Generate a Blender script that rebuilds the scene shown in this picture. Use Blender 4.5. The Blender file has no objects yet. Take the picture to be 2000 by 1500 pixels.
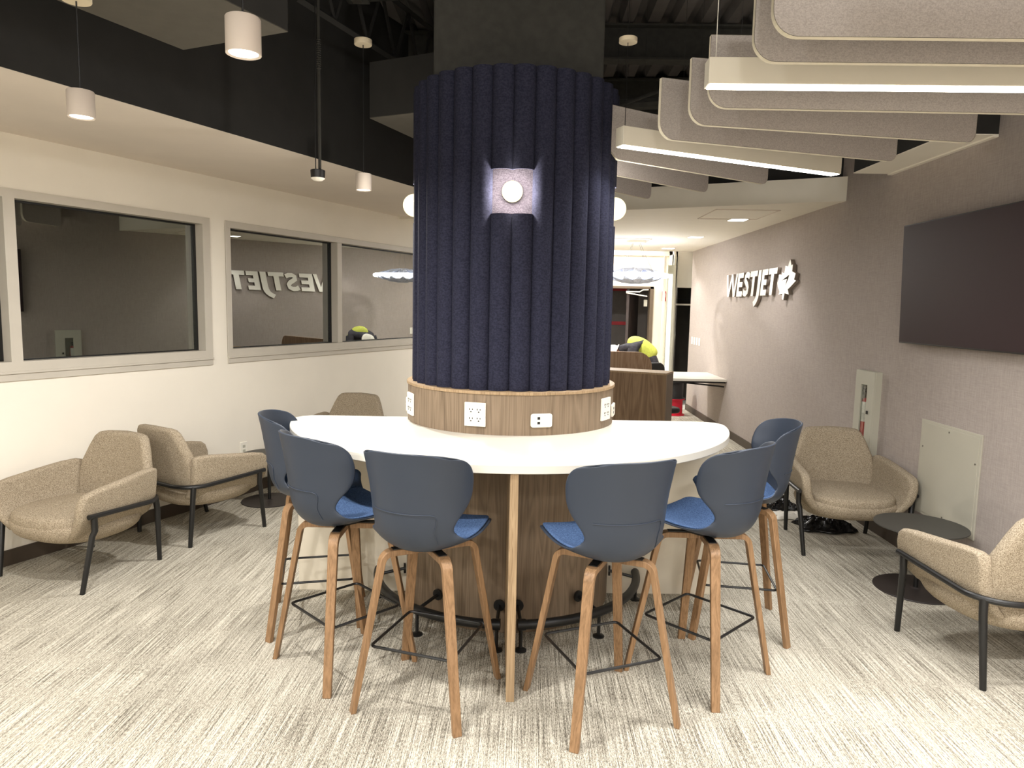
import bpy, bmesh, math, random
from mathutils import Vector, Matrix
random.seed(7)
PI = math.pi
R = math.radians
S = bpy.context.scene
COL = S.collection
sin, cos = math.sin, math.cos

# ------------------------------------------------------------------ camera
HC = 1.70
FPX, YAW, PITCH, ROLL = 1375.6, -0.0189, 0.1104, 0.0201
fw = Vector((sin(YAW)*cos(PITCH), cos(YAW)*cos(PITCH), -sin(PITCH)))
rt = Vector((cos(YAW), -sin(YAW), 0)); up = rt.cross(fw)
r2 = cos(ROLL)*rt + sin(ROLL)*up; u2 = -sin(ROLL)*rt + cos(ROLL)*up
cd = bpy.data.cameras.new('camera'); cam = bpy.data.objects.new('camera', cd); COL.objects.link(cam)
cam.matrix_world = Matrix(((r2.x, u2.x, -fw.x, 0), (r2.y, u2.y, -fw.y, 0), (r2.z, u2.z, -fw.z, HC), (0, 0, 0, 1)))
cd.sensor_width = 36; cd.lens = FPX/2000*36; cd.clip_start = .05; cd.clip_end = 100
S.camera = cam
# ------------------------------------------------------------------ world, exposure
w = bpy.data.worlds.new('world'); S.world = w; w.use_nodes = True
w.node_tree.nodes['Background'].inputs[0].default_value = (1, .92, .8, 1)
w.node_tree.nodes['Background'].inputs[1].default_value = 0.02
S.view_settings.view_transform = 'Standard'; S.view_settings.look = 'None'
S.view_settings.gamma = 1; S.view_settings.use_curve_mapping = False
S.view_settings.exposure = 0.27
S.cycles.max_bounces = 8; S.cycles.diffuse_bounces = 5; S.cycles.glossy_bounces = 4
S.cycles.transparent_max_bounces = 8; S.cycles.sample_clamp_indirect = 6
S.cycles.caustics_reflective = False; S.cycles.caustics_refractive = False
WARM = (1, .9, .76); NEUT = (1, .97, .94)

def lamp(kind, name, loc, energy, color=NEUT, size=.3, size_y=None, rot=None, spot=None, blend=.5, parent=None):
    l = bpy.data.lights.new(name, kind); l.energy = energy; l.color = color
    if kind == 'AREA':
        l.shape = 'RECTANGLE' if size_y else 'DISK'; l.size = size
        if size_y: l.size_y = size_y
    elif kind == 'SPOT':
        l.spot_size = R(spot or 80); l.spot_blend = blend; l.shadow_soft_size = size
    else: l.shadow_soft_size = size
    o = bpy.data.objects.new(name, l); COL.objects.link(o); o.location = loc
    if rot: o.rotation_euler = rot
    if parent: o.parent = parent
    return o

# ------------------------------------------------------------------ materials
def lin(c):
    return tuple(((v/255)/12.92 if v/255 <= .04045 else ((v/255+.055)/1.055)**2.4) for v in c) + (1,)
class Mat:
    def __init__(s, name, rough=.6, base=(1, 1, 1, 1), **kw):
        s.m = bpy.data.materials.new(name); s.m.use_nodes = True; s.t = s.m.node_tree
        s.b = s.t.nodes['Principled BSDF']; s.b.inputs['Base Color'].default_value = base
        s.b.inputs['Roughness'].default_value = rough
        for k, v in kw.items(): s.b.inputs[k.replace('_', ' ')].default_value = v
        s.m.diffuse_color = base
    def n(s, t, **kw):
        q = s.t.nodes.new(t)
        for k, v in kw.items(): setattr(q, k, v)
        return q
    def l(s, a, b): s.t.links.new(a, b)
    def coords(s, scale, kind='Object'):
        tc = s.n('ShaderNodeTexCoord'); mp = s.n('ShaderNodeMapping'); mp.inputs['Scale'].default_value = scale
        s.l(tc.outputs[kind], mp.inputs[0]); return mp.outputs[0]
    def noise(s, scale, sc=1, detail=3, rough=.5, dist=0, kind='Object'):
        q = s.n('ShaderNodeTexNoise'); s.l(s.coords(scale, kind), q.inputs['Vector'])
        q.inputs['Scale'].default_value = sc; q.inputs['Detail'].default_value = detail
        q.inputs['Roughness'].default_value = rough; q.inputs['Distortion'].default_value = dist
        return q.outputs['Fac']
    def ramp(s, fac, stops):
        q = s.n('ShaderNodeValToRGB'); e = q.color_ramp.elements
        while len(e) < len(stops): e.new(.5)
        for i, (p, c) in enumerate(stops): e[i].position = p; e[i].color = c
        s.l(fac, q.inputs[0]); return q.outputs[0]
    def math(s, op, a, b=None, c=None):
        q = s.n('ShaderNodeMath', operation=op)
        for i, v in enumerate((a, b, c)):
            if v is None: continue
            if isinstance(v, (int, float)): q.inputs[i].default_value = v
            else: s.l(v, q.inputs[i])
        return q.outputs[0]
    def mix(s, fac, a, b, mode='MIX'):
        q = s.n('ShaderNodeMix', data_type='RGBA', blend_type=mode)
        for i, v in ((0, fac), (6, a), (7, b)):
            if isinstance(v, (int, float)): q.inputs[i].default_value = v
            elif isinstance(v, tuple): q.inputs[i].default_value = v
            else: s.l(v, q.inputs[i])
        return q.outputs[2]
    def color(s, c): s.l(c, s.b.inputs['Base Color']); return s
    def bump(s, h, strength=.3, dist=.002):
        q = s.n('ShaderNodeBump'); q.inputs['Strength'].default_value = strength; q.inputs['Distance'].default_value = dist
        s.l(h, q.inputs['Height']); s.l(q.outputs[0], s.b.inputs['Normal']); return s

def plain(name, c, rough=.6, var=.04, sc=8, **kw):
    m = Mat(name, rough, lin(c), **kw)
    f = m.noise((1, 1, 1), sc, 3)
    a = lin(c); k0, k1 = 1-var, 1+var
    m.color(m.ramp(f, [(.35, tuple(v*k0 for v in a[:3])+(1,)), (.65, tuple(min(1, v*k1) for v in a[:3])+(1,))]))
    return m.m
def fabric(name, c, c2, sc=260, bump=.4, rough=.95):
    m = Mat(name, rough, lin(c), **{'Specular_IOR_Level': .15})
    f = m.noise((1, 1, 1), sc, 2, .6); g = m.noise((1, 1, 2.2), sc*.45, 2)
    k = m.math('ADD', m.math('MULTIPLY', f, .6), m.math('MULTIPLY', g, .4))
    m.color(m.ramp(k, [(.40, lin(c2)), (.60, lin(c))])); m.bump(k, bump, .0015)
    return m.m
def wood(name, c1, c2, c3, scl=(14, 14, .9), rough=.5, fine=(160, 160, 3)):
    m = Mat(name, rough, lin(c1), **{'Specular_IOR_Level': .3})
    f = m.noise(scl, 1, 2, .45, .6)
    rings = m.math('PINGPONG', m.math('MULTIPLY', f, 9.0), .5)
    fn = m.noise(fine, 1, 3, .6)
    k = m.math('ADD', m.math('MULTIPLY', rings, .7), m.math('MULTIPLY', fn, .85))
    m.color(m.ramp(k, [(.28, lin(c3)), (.55, lin(c1)), (.85, lin(c2))])); m.bump(fn, .15, .001)
    return m.m
def opal(name, c, strength):   # opal glass: glows and lets the bulb's light out
    m = bpy.data.materials.new(name); m.use_nodes = True; t = m.node_tree; t.nodes.clear()
    e = t.nodes.new('ShaderNodeEmission'); tr = t.nodes.new('ShaderNodeBsdfTransparent'); a = t.nodes.new('ShaderNodeAddShader'); o = t.nodes.new('ShaderNodeOutputMaterial')
    e.inputs[0].default_value = tuple(c)+(1,); e.inputs[1].default_value = strength; tr.inputs[0].default_value = (.5, .5, .5, 1)
    t.links.new(e.outputs[0], a.inputs[0]); t.links.new(tr.outputs[0], a.inputs[1]); t.links.new(a.outputs[0], o.inputs[0]); return m
def emis(name, c, strength):
    m = bpy.data.materials.new(name); m.use_nodes = True; t = m.node_tree; t.nodes.clear()
    e = t.nodes.new('ShaderNodeEmission'); o = t.nodes.new('ShaderNodeOutputMaterial')
    e.inputs[0].default_value = tuple(c)+(1,); e.inputs[1].default_value = strength
    t.links.new(e.outputs[0], o.inputs[0]); return m

def carpet():
    m = Mat('carpet', .95, lin((200, 190, 165)), **{'Specular_IOR_Level': .1})
    a = m.noise((250, 3.2, 1), 1, 2, .55); b = m.noise((95, 1.0, 1), 1, 2, .5)
    c = m.noise((1, 1, 1), 330, 1, .5); d = m.noise((240, 60, 1), 1, 1, .5); e = m.noise((1.1, .8, 1), 1, 2, .5)
    tc = m.coords((1/.5, 1/1.0, 1)); fl = m.n('ShaderNodeVectorMath', operation='FLOOR'); m.l(tc, fl.inputs[0])
    wn = m.n('ShaderNodeTexWhiteNoise', noise_dimensions='3D'); m.l(fl.outputs[0], wn.inputs['Vector'])
    k = m.math('ADD', m.math('MULTIPLY', a, .30), m.math('MULTIPLY', b, .10))
    k = m.math('ADD', k, m.math('MULTIPLY', c, .32)); k = m.math('ADD', k, m.math('MULTIPLY', d, .20)); k = m.math('ADD', k, m.math('MULTIPLY', e, .08))
    k = m.math('ADD', k, m.math('MULTIPLY', m.math('SUBTRACT', wn.outputs['Value'], .5), .02))
    m.color(m.ramp(k, [(.40, lin((74, 69, 62))), (.465, lin((130, 124, 111))), (.52, lin((184, 178, 163))), (.60, lin((220, 215, 201)))]))
    m.bump(k, .5, .004); return m.m
def wallcover():
    m = Mat('woven_wallcovering', .85, lin((165, 150, 140)), **{'Specular_IOR_Level': .2})
    a = m.noise((420, 420, 12), 1, 3, .6); b = m.noise((14, 14, 420), 1, 2, .6)
    k = m.math('ADD', m.math('MULTIPLY', a, .62), m.math('MULTIPLY', b, .38))
    m.color(m.ramp(k, [(.36, lin((158, 148, 142))), (.64, lin((183, 173, 166)))])); m.bump(k, .25, .001); return m.m
def window_glass():
    m = bpy.data.materials.new('window_glass'); m.use_nodes = True; t = m.node_tree; t.nodes.clear()
    g = t.nodes.new('ShaderNodeBsdfGlossy'); g.inputs['Roughness'].default_value = 0; g.inputs['Color'].default_value = (.95, .97, .93, 1)
    tr = t.nodes.new('ShaderNodeBsdfTransparent'); tr.inputs[0].default_value = (.45, .5, .45, 1)
    mx = t.nodes.new('ShaderNodeMixShader'); lw = t.nodes.new('ShaderNodeFresnel'); lw.inputs[0].default_value = 1.5
    md = t.nodes.new('ShaderNodeMath'); md.operation = 'MULTIPLY_ADD'; md.inputs[1].default_value = 1.0; md.inputs[2].default_value = .29
    o = t.nodes.new('ShaderNodeOutputMaterial')
    t.links.new(lw.outputs[0], md.inputs[0]); t.links.new(md.outputs[0], mx.inputs[0])
    t.links.new(tr.outputs[0], mx.inputs[1]); t.links.new(g.outputs[0], mx.inputs[2]); t.links.new(mx.outputs[0], o.inputs[0]); return m
def clear_glass():
    m = bpy.data.materials.new('clear_glass'); m.use_nodes = True; t = m.node_tree; t.nodes.clear()
    g = t.nodes.new('ShaderNodeBsdfGlossy'); g.inputs['Roughness'].default_value = .02
    tr = t.nodes.new('ShaderNodeBsdfTransparent'); tr.inputs[0].default_value = (.93, .95, .93, 1)
    mx = t.nodes.new('ShaderNodeMixShader'); mx.inputs[0].default_value = .06
    o = t.nodes.new('ShaderNodeOutputMaterial')
    t.links.new(tr.outputs[0], mx.inputs[1]); t.links.new(g.outputs[0], mx.inputs[2]); t.links.new(mx.outputs[0], o.inputs[0]); return m

M = dict(
 carpet=carpet(), wallcover=wallcover(), glass=window_glass(), clear=clear_glass(),
 cream=plain('cream_wall_paint', (238, 232, 219), .8, .015, 3), white=plain('white_paint', (232, 226, 212), .7, .01),
 soffit=plain('beige_soffit_paint', (222, 212, 200), .85, .02, 3),
 deck=plain('dark_deck_paint', (86, 82, 80), .9, .08), black=plain('black_ceiling_paint', (34, 33, 31), .9, .1), duct=plain('grey_black_duct_lining', (50, 49, 45), .95, .15, 20),
 ductlow=plain('duct_underside', (80, 76, 68), .9, .05, 12),
 frame=plain('window_frame_metal', (196, 190, 178), .45, .02), gasket=plain('black_rubber', (10, 10, 10), .5, .1),
 base=plain('brown_rubber_baseboard', (74, 64, 54), .6, .05),
 quartz=plain('white_quartz', (214, 210, 199), .3, .012, 5), quartzp=plain('warm_white_laminate', (226, 218, 200), .45, .03, 3),
 oak=wood('taupe_oak_laminate', (124, 107, 88), (138, 120, 100), (102, 87, 70), (12, 12, .8)), oakedge=wood('light_oak_edge', (156, 132, 102), (176, 152, 120), (126, 104, 78), (60, 60, 1.5)),
 oak2=wood('warm_oak_panel', (124, 100, 76), (142, 118, 92), (100, 78, 57), (7, 7, .5)),
 legwood=wood('bent_beech', (136, 106, 76), (152, 120, 88), (118, 91, 64), (16, 16, 1.2), .42, (260, 260, 5)),
 felt=fabric('navy_felt', (46, 47, 63), (33, 34, 48), 120, .1), feltgrey=fabric('grey_felt', (88, 82, 90), (62, 58, 66), 200),
 baffle=fabric('grey_pet_felt', (184, 177, 172), (164, 157, 152), 300, .1), bafedge=plain('felt_cut_edge', (206, 198, 178), .9, .02),
 shell=Mat('slate_blue_plastic', .45, lin((46, 54, 67)), Specular_IOR_Level=.45).m,
 pad=fabric('denim_blue_upholstery', (84, 108, 146), (52, 72, 106), 340, .3),
 tweed=fabric('beige_tweed', (184, 171, 150), (116, 103, 84), 330, .5),
 blackmetal=plain('black_powder_coat', (20, 20, 20), .4, .05), darkmetal=plain('dark_grey_tabletop', (58, 57, 52), .5, .05),
 basemetal=plain('dark_brown_disc', (44, 38, 36), .45, .05),
 plastic=plain('white_plastic', (240, 236, 224), .4, .01), slot=plain('dark_slot', (30, 28, 28), .6, .05),
 cab=plain('pale_grey_enamel', (186, 184, 170), .4, .01), panel=plain('access_panel_enamel', (184, 180, 165), .5, .01),
 screen=Mat('screen_black', .5, lin((54, 41, 43)), Specular_IOR_Level=.15).m, red=plain('red_paint', (176, 24, 30), .4, .05),
 redtape=plain('red_tape', (170, 36, 44), .5, .05), steel=Mat('brushed_steel', .35, lin((150, 148, 142)), Metallic=.9).m,
 sideshade=plain('letter_side_shade', (150, 139, 128), .6, .02), oak3=wood('pale_oak_panel', (158, 130, 104), (176, 150, 124), (136, 108, 84), (7, 7, .5)), letter=plain('white_letter_acrylic', (246, 243, 232), .35, .01), canopy=plain('cream_enamel', (222, 208, 180), .5, .01),
 pendant=plain('pendant_white_enamel', (214, 202, 190), .5, .01), fixture=plain('fixture_white', (226, 220, 204), .5, .01),
 strip=emis('led_strip', (1, .96, .88), 9), disc=emis('downlight_lens', (1, .93, .80), 3.5), globe=opal('opal_globe', (1, .88, .52), 1.1), fillglobe=emis('fill_globe_glow', (1, .95, .78), 6),
 troffer=emis('recessed_lens', (1, .97, .9), 8), ringglow=emis('ring_led', (.93, .95, 1), 16), wallglow=emis('lit_wall_glow', (1, .98, .92), 1.6),
 skin=Mat('skin', .5, lin((196, 140, 112))).m, vest=plain('hi_vis_yellow', (214, 222, 96), .7, .08, 30), shirt=plain('charcoal_shirt', (62, 60, 66), .9, .2, 25),
 trousers=plain('dark_trousers', (40, 40, 46), .9, .1), petal=Mat('translucent_petal', .3, lin((176, 182, 200)), Alpha=.85).m,
 bag=Mat('black_plastic_film', .25, lin((14, 14, 15))).m, paper=plain('white_sheet', (222, 218, 208), .6, .03), cable=plain('black_cable', (24, 23, 24), .6, .05),
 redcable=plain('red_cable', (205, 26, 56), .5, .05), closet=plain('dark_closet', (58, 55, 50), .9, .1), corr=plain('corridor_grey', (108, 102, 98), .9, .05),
 doorleaf=plain('dark_brown_door', (66, 56, 54), .6, .05), jamb=plain('brown_metal_jamb', (110, 96, 80), .6, .03), whitefl=plain('white_floor_tile', (236, 232, 222), .4, .02),
 label=plain('label_white', (226, 220, 214), .5, .1, 60))

# ------------------------------------------------------------------ geometry helpers
class G:
    def __init__(s): s.v = []; s.f = []
    def add(s, vs, fs):
        o = len(s.v); s.v += [tuple(v) for v in vs]; s.f += [tuple(i+o for i in f) for f in fs]; return s
    def box(s, c, d, rz=0, mtx=None):
        x, y, z = d[0]/2, d[1]/2, d[2]/2
        vs = [Vector((a*x, b*y, e*z)) for a in (-1, 1) for b in (-1, 1) for e in (-1, 1)]
        if rz: vs = [Matrix.Rotation(rz, 3, 'Z') @ v for v in vs]
        if mtx: vs = [mtx @ v for v in vs]
        vs = [v+Vector(c) for v in vs]
        return s.add(vs, [(0, 1, 3, 2), (4, 6, 7, 5), (0, 4, 5, 1), (2, 3, 7, 6), (0, 2, 6, 4), (1, 5, 7, 3)])
    def bb(s, x0, x1, y0, y1, z0, z1): return s.box(((x0+x1)/2, (y0+y1)/2, (z0+z1)/2), (abs(x1-x0), abs(y1-y0), abs(z1-z0)))
    def prism(s, poly, z0, z1, f=None):
        n = len(poly); f = f or (lambda a, b, c: (a, b, c))
        a = sum(poly[i][0]*poly[(i+1) % n][1]-poly[(i+1) % n][0]*poly[i][1] for i in range(n))
        if a < 0: poly = poly[::-1]
        vs = [f(p[0], p[1], z0) for p in poly]+[f(p[0], p[1], z1) for p in poly]
        return s.add(vs, [tuple(range(n))[::-1], tuple(range(n, 2*n))]+[(i, (i+1) % n, n+(i+1) % n, n+i) for i in range(n)])
    def tube(s, pts, r, n=8, closed=False, cap=True):
        pts = [Vector(p) for p in pts]; m = len(pts); rs = r if isinstance(r, list) else [r]*m
        T = []
        for i in range(m):
            a = pts[i-1] if (i or closed) else pts[0]; b = pts[(i+1) % m] if (i < m-1 or closed) else pts[-1]
            T.append((b-a).normalized())
        q = Vector((0, 0, 1)) if abs(T[0].z) < .9 else Vector((1, 0, 0)); N = T[0].cross(q).normalized()
        vs = []
        for i in range(m):
            if i:
                ax = T[i-1].cross(T[i])
                if ax.length > 1e-7: N = Matrix.Rotation(T[i-1].angle(T[i]), 3, ax.normalized()) @ N
            B = T[i].cross(N)
            vs += [pts[i]+rs[i]*(cos(2*PI*k/n)*N+sin(2*PI*k/n)*B) for k in range(n)]
        fs = []
        for i in range(m if closed else m-1):
            j = (i+1) % m; fs += [(i*n+k, i*n+(k+1) % n, j*n+(k+1) % n, j*n+k) for k in range(n)]
        if cap and not closed: fs += [tuple(range(n))[::-1], tuple((m-1)*n+k for k in range(n))]
        return s.add(vs, fs)
    def lathe(s, prof, c=(0, 0, 0), n=32, a0=0, a1=2*PI, axis='Z'):
        full = abs(a1-a0-2*PI) < 1e-6; k = n if full else n+1; m = len(prof); vs = []
        for j in range(k):
            a = a0+(a1-a0)*j/n
            for r, z in prof:
                p = (r*cos(a), r*sin(a), z)
                if axis == 'Y': p = (r*cos(a), z, r*sin(a))
                if axis == 'X': p = (z, r*cos(a), r*sin(a))
                vs.append((c[0]+p[0], c[1]+p[1], c[2]+p[2]))
        fs = []
        for j in range(n):
            b = (j+1) % k
            fs += [(j*m+i, b*m+i, b*m+i+1, j*m+i+1) for i in range(m-1)]
        return s.add(vs, fs)
    def cyl(s, c, r, h, n=32, axis='Z'):
        return s.lathe([(1e-4, -h/2), (r, -h/2), (r, h/2), (1e-4, h/2)], c, n, axis=axis)
    def grid(s, nu, nv, f, closed_u=False):
        vs = [f(i/(nu-(0 if closed_u else 1)), j/(nv-1)) for i in range(nu) for j in range(nv)]
        fs = [(i*nv+j, ((i+1) % nu)*nv+j, ((i+1) % nu)*nv+j+1, i*nv+j+1) for i in range(nu if closed_u else nu-1) for j in range(nv-1)]
        return s.add(vs, fs)
    def cushion(s, out, th, r, fmap, crown=0, na=5, scales=(.25, .5, .75, .9), c=None):
        n = len(out); cx, cy = c or (sum(p[0] for p in out)/n, sum(p[1] for p in out)/n)
        rings = []
        def ring(inset, h, sc=1):
            o = []
            for a, b in out:
                dx, dy = a-cx, b-cy; L = math.hypot(dx, dy) or 1e-6; k = max(.05, 1-inset/L)*sc
                o.append(fmap(cx+dx*k, cy+dy*k, h))
            rings.append(o)
        H = th/2
        for sc in scales: ring(r, -H-crown*(1-sc*sc), sc)
        for i in range(2*na+1):
            a = -PI/2+PI*i/(2*na); ring(r*(1-cos(a)), (H-r)*(1 if a > 0 else -1 if a < 0 else 0)+r*sin(a))
        for sc in scales[::-1]: ring(r, H+crown*(1-sc*sc), sc)
        vs = [fmap(cx, cy, -H-crown)]+[p for q in rings for p in q]+[fmap(cx, cy, H+crown)]
        fs = [(0, 1+(i+1) % n, 1+i) for i in range(n)]
        for k in range(len(rings)-1):
            a = 1+k*n; b = a+n; fs += [(a+i, a+(i+1) % n, b+(i+1) % n, b+i) for i in range(n)]
        a = 1+(len(rings)-1)*n; e = len(vs)-1
        return s.add(vs, fs+[(a+i, a+(i+1) % n, e) for i in range(n)])
    def obj(s, name, mat, parent=None, smooth=35, bevel=0, subsurf=0, solid=0, recalc=True, label=None, loc=None):
        me = bpy.data.meshes.new(name); me.from_pydata(s.v, [], s.f)
        bm = bmesh.new(); bm.from_mesh(me); bmesh.ops.remove_doubles(bm, verts=bm.verts, dist=1e-5)
        if recalc: bmesh.ops.recalc_face_normals(bm, faces=bm.faces)
        bm.to_mesh(me); bm.free()
        o = bpy.data.objects.new(name, me); COL.objects.link(o); me.materials.append(M[mat] if isinstance(mat, str) else mat)
        if smooth:
            me.polygons.foreach_set('use_smooth', [True]*len(me.polygons)); me.set_sharp_from_angle(angle=R(smooth))
        if solid: q = o.modifiers.new('solid', 'SOLIDIFY'); q.thickness = solid; q.offset = 0
        if bevel: q = o.modifiers.new('bevel', 'BEVEL'); q.width = bevel; q.segments = 2; q.limit_method = 'ANGLE'
        if subsurf: q = o.modifiers.new('sub', 'SUBSURF'); q.levels = q.render_levels = subsurf
        if parent: o.parent = parent
        if loc: o.location = loc
        if label: o['label'] = label
        return o
def tag(o, label, cat, group=None):
    o['label'] = label; o['category'] = cat
    if group: o['group'] = group
    return o
def empty(name, loc, rz, label, cat, group=None):
    o = bpy.data.objects.new(name, None); COL.objects.link(o); o.location = loc; o.rotation_euler = (0, 0, rz)
    o.empty_display_size = .1
    return tag(o, label, cat, group)
def struct(o): o['kind'] = 'structure'; return o
def dup(root, loc, rz, label, scale=None):
    r = root.copy(); COL.objects.link(r); r.location = loc; r.rotation_euler = (0, 0, rz); r['label'] = label
    for ch in list(root.children):
        c = ch.copy(); COL.objects.link(c); c.parent = r
        for g in ch.children:
            d = g.copy(); COL.objects.link(d); d.parent = c
    return r
def arc(cx, cy, r, a0, a1, n): return [(cx+r*cos(a0+(a1-a0)*i/n), cy+r*sin(a0+(a1-a0)*i/n)) for i in range(n+1)]
def rrect(x0, x1, y0, y1, r, n=5):
    return arc(x1-r, y0+r, r, -PI/2, 0, n)+arc(x1-r, y1-r, r, 0, PI/2, n)+arc(x0+r, y1-r, r, PI/2, PI, n)+arc(x0+r, y0+r, r, PI, 1.5*PI, n)
def bez(p, n=8):  # quadratic corner smoothing through list of (pt) with straight runs
    return p

# ------------------------------------------------------------------ left wall frame of reference
PH = .4206; DL = 4.7073
LD = Vector((sin(PH), cos(PH), 0)); LN = Vector((cos(PH), -sin(PH), 0)); LO = -LN*DL
def LW(s, off, z): p = LO+LD*s+LN*off; return (p.x, p.y, z)
class LG(G):  # boxes given along the left wall: s range, off range, z range
    def lb(s, s0, s1, o0, o1, z0, z1):
        vs = [LW(a, b, c) for a in (s0, s1) for b in (o0, o1) for c in (z0, z1)]
        return s.add(vs, [(0, 1, 3, 2), (4, 6, 7, 5), (0, 4, 5, 1), (2, 3, 7, 6), (0, 2, 6, 4), (1, 5, 7, 3)])
XR = 2.754; DECK = 3.95
# ------------------------------------------------------------------ setting
struct(G().bb(-10, 5.5, -6, 12.0, -.1, 0).obj('floor', 'carpet', smooth=0))
struct(G().bb(-10, 5.5, 12.0, 16, -.1, 0).obj('floor_hall', 'whitefl', smooth=0))
SE = 12.3   # far end of left wall
g = LG()
W1a, W1b, W2a, W2b, WZ0, WZ1 = -1.0, 4.19, 4.35, 9.6, 1.169, 2.356
g.lb(-8, SE, -.15, 0, 0, WZ0); g.lb(-8, SE, -.15, 0, WZ1, DECK); g.lb(-8, W1a, -.15, 0, WZ0, WZ1)
g.lb(W1b, W2a, -.15, 0, WZ0, WZ1); g.lb(W2b, SE, -.15, 0, WZ0, WZ1)
struct(g.obj('wall_left', 'cream', smooth=0))
struct(LG().lb(-8, SE, 0, .012, 0, .1).obj('baseboard_left', 'base', smooth=0))
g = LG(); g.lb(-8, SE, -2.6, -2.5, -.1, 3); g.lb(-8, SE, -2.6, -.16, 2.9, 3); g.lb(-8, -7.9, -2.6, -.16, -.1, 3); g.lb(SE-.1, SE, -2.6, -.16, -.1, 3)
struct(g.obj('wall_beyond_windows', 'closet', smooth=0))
g = G(); g.bb(XR, XR+.15, -6, 5.465, 0, DECK); g.bb(XR, XR+.15, 5.775, 12.0, 0, DECK); g.bb(XR, XR+.15, 5.465, 5.775, 0, .58); g.bb(XR, XR+.15, 5.465, 5.775, 1.245, DECK); g.bb(XR+.14, XR+.15, 5.465, 5.775, .58, 1.245)
struct(g.obj('wall_right', 'wallcover', smooth=0))
struct(G().bb(XR-.012, XR, -6, 12.0, 0, .1).obj('baseboard_right', 'base', smooth=0))
struct(G().bb(-10, XR+.2, -4.3, -4.15, 0, DECK).obj('wall_back', 'cream', smooth=0))
# windows
def window(name, s0, s1, mull, label):
    g = LG(); f = .052; zb = WZ0+.12; zt = WZ1-.055
    g.lb(s0, s1, -.14, .012, WZ0, zb); g.lb(s0, s1, -.14, .012, zt, WZ1)
    g.lb(s0, s0+f, -.14, .012, zb, zt); g.lb(s1-f-.02, s1, -.14, .012, zb, zt)
    for m in mull: g.lb(m-.035, m+.035, -.14, .012, zb, zt)
    root = struct(g.obj(name, 'frame', smooth=0, bevel=.003))
    ed = [s0+f]+[q for m in mull for q in (m-.035, m+.035)]+[s1-f-.02]
    for i in range(0, len(ed), 2):
        a, b = ed[i], ed[i+1]
        LG().lb(a, b, -.098, -.086, zb, zt).obj('pane', 'glass', root, smooth=0)
        k = LG(); t = .012
        k.lb(a, b, -.085, -.07, zb, zb+t*.6); k.lb(a, b, -.085, -.07, zt-t, zt); k.lb(a, a+t*.5, -.085, -.07, zb, zt); k.lb(b-t*1.6, b, -.085, -.07, zb, zt)
        k.obj('gasket', 'gasket', root, smooth=0)
    LG().lb(s0, s1, .012, .022, WZ0+.045, WZ0+.06).obj('sill_ridge', 'frame', root, smooth=0)
    return root
window('window_1', W1a, W1b, [.75, 2.67], '')
window('window_2', W2a, W2b, [5.81, 7.55], '')
# soffit along the left wall, bulkhead over it
g = LG(); g.lb(-8, 9.3, .30, 1.385, 2.667, 2.70); g.lb(-8, 9.3, 0, .30, 2.69, 2.72)
struct(g.obj('ceiling_soffit_left', 'soffit', smooth=0))
struct(LG().lb(-8, 9.3, 1.385, 1.39, 2.668, DECK).obj('trim_bulkhead_left', 'black', smooth=0))
# hall ceiling: edge runs square to the left wall from the right wall
e0 = Vector((XR, 6.321, 0)); ed = Vector((-cos(PH), sin(PH), 0)); e1 = e0+ed*4.9
def epoly(off): # polygon of the hall ceiling shifted back by off along LD
    a = e0+LD*off; b = e1+LD*off
    a = Vector((XR, a.y-(XR-a.x)*-math.tan(PH)*-1 if False else e0.y+off/cos(PH), 0))
    return a, b
a, b = epoly(0)
struct(G().prism([(XR, a.y), (XR, 12.0), (-.2, 12.0), (b.x, b.y)], 2.667, 2.75).obj('ceiling_hall', 'white', smooth=0))
q = e0+LD*.09
struct(G().prism([(XR, e0.y-.001), (XR, e0.y+.1), (e1.x+LD.x*.09, e1.y+LD.y*.09), (e1.x, e1.y)], 2.664, 2.873).obj('trim_hall_fascia', 'white', smooth=0))
struct(G().prism([(XR, e0.y+.1), (XR, e0.y+.2), (e1.x+LD.x*.2, e1.y+LD.y*.2), (e1.x+LD.x*.1, e1.y+LD.y*.1)], 2.76, DECK).obj('trim_hall_bulkhead', 'black', smooth=0))
struct(G().bb(-.3, 5.4, 12.0, 12.1, 2.667, 3.2).obj('trim_hall_header', 'soffit', smooth=0))
struct(G().bb(-1, 5.4, 12.0, 15, 3.1, 3.2).obj('ceiling_hall_far', 'white', smooth=0))
# corrugated deck
def deckf(u, v):
    x = -8+13*u; k = (x % .2)/.2
    z = DECK-(.05 if .2 < k < .7 else 0)
    return (x, -4.5+17*v, z)
g = G(); xs = []
x = -8.0
while x < 3.2:
    xs += [(x, DECK), (x+.05, DECK), (x+.08, DECK-.065), (x+.17, DECK-.065)]; x += .2
for i in range(len(xs)-1):
    (x0, z0), (x1, z1) = xs[i], xs[i+1]
    g.add([(x0, -4.5, z0), (x1, -4.5, z1), (x1, 9.5, z1), (x0, 9.5, z0)], [(0, 1, 2, 3)])
for (y0, y1) in ((-4.5, 9.5),): g.add([(-8, y0, DECK+.05), (3.2, y0, DECK+.05), (3.2, y1, DECK+.05), (-8, y1, DECK+.05)], [(0, 1, 2, 3)])
struct(g.obj('ceiling', 'deck', smooth=0, recalc=False))
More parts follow.
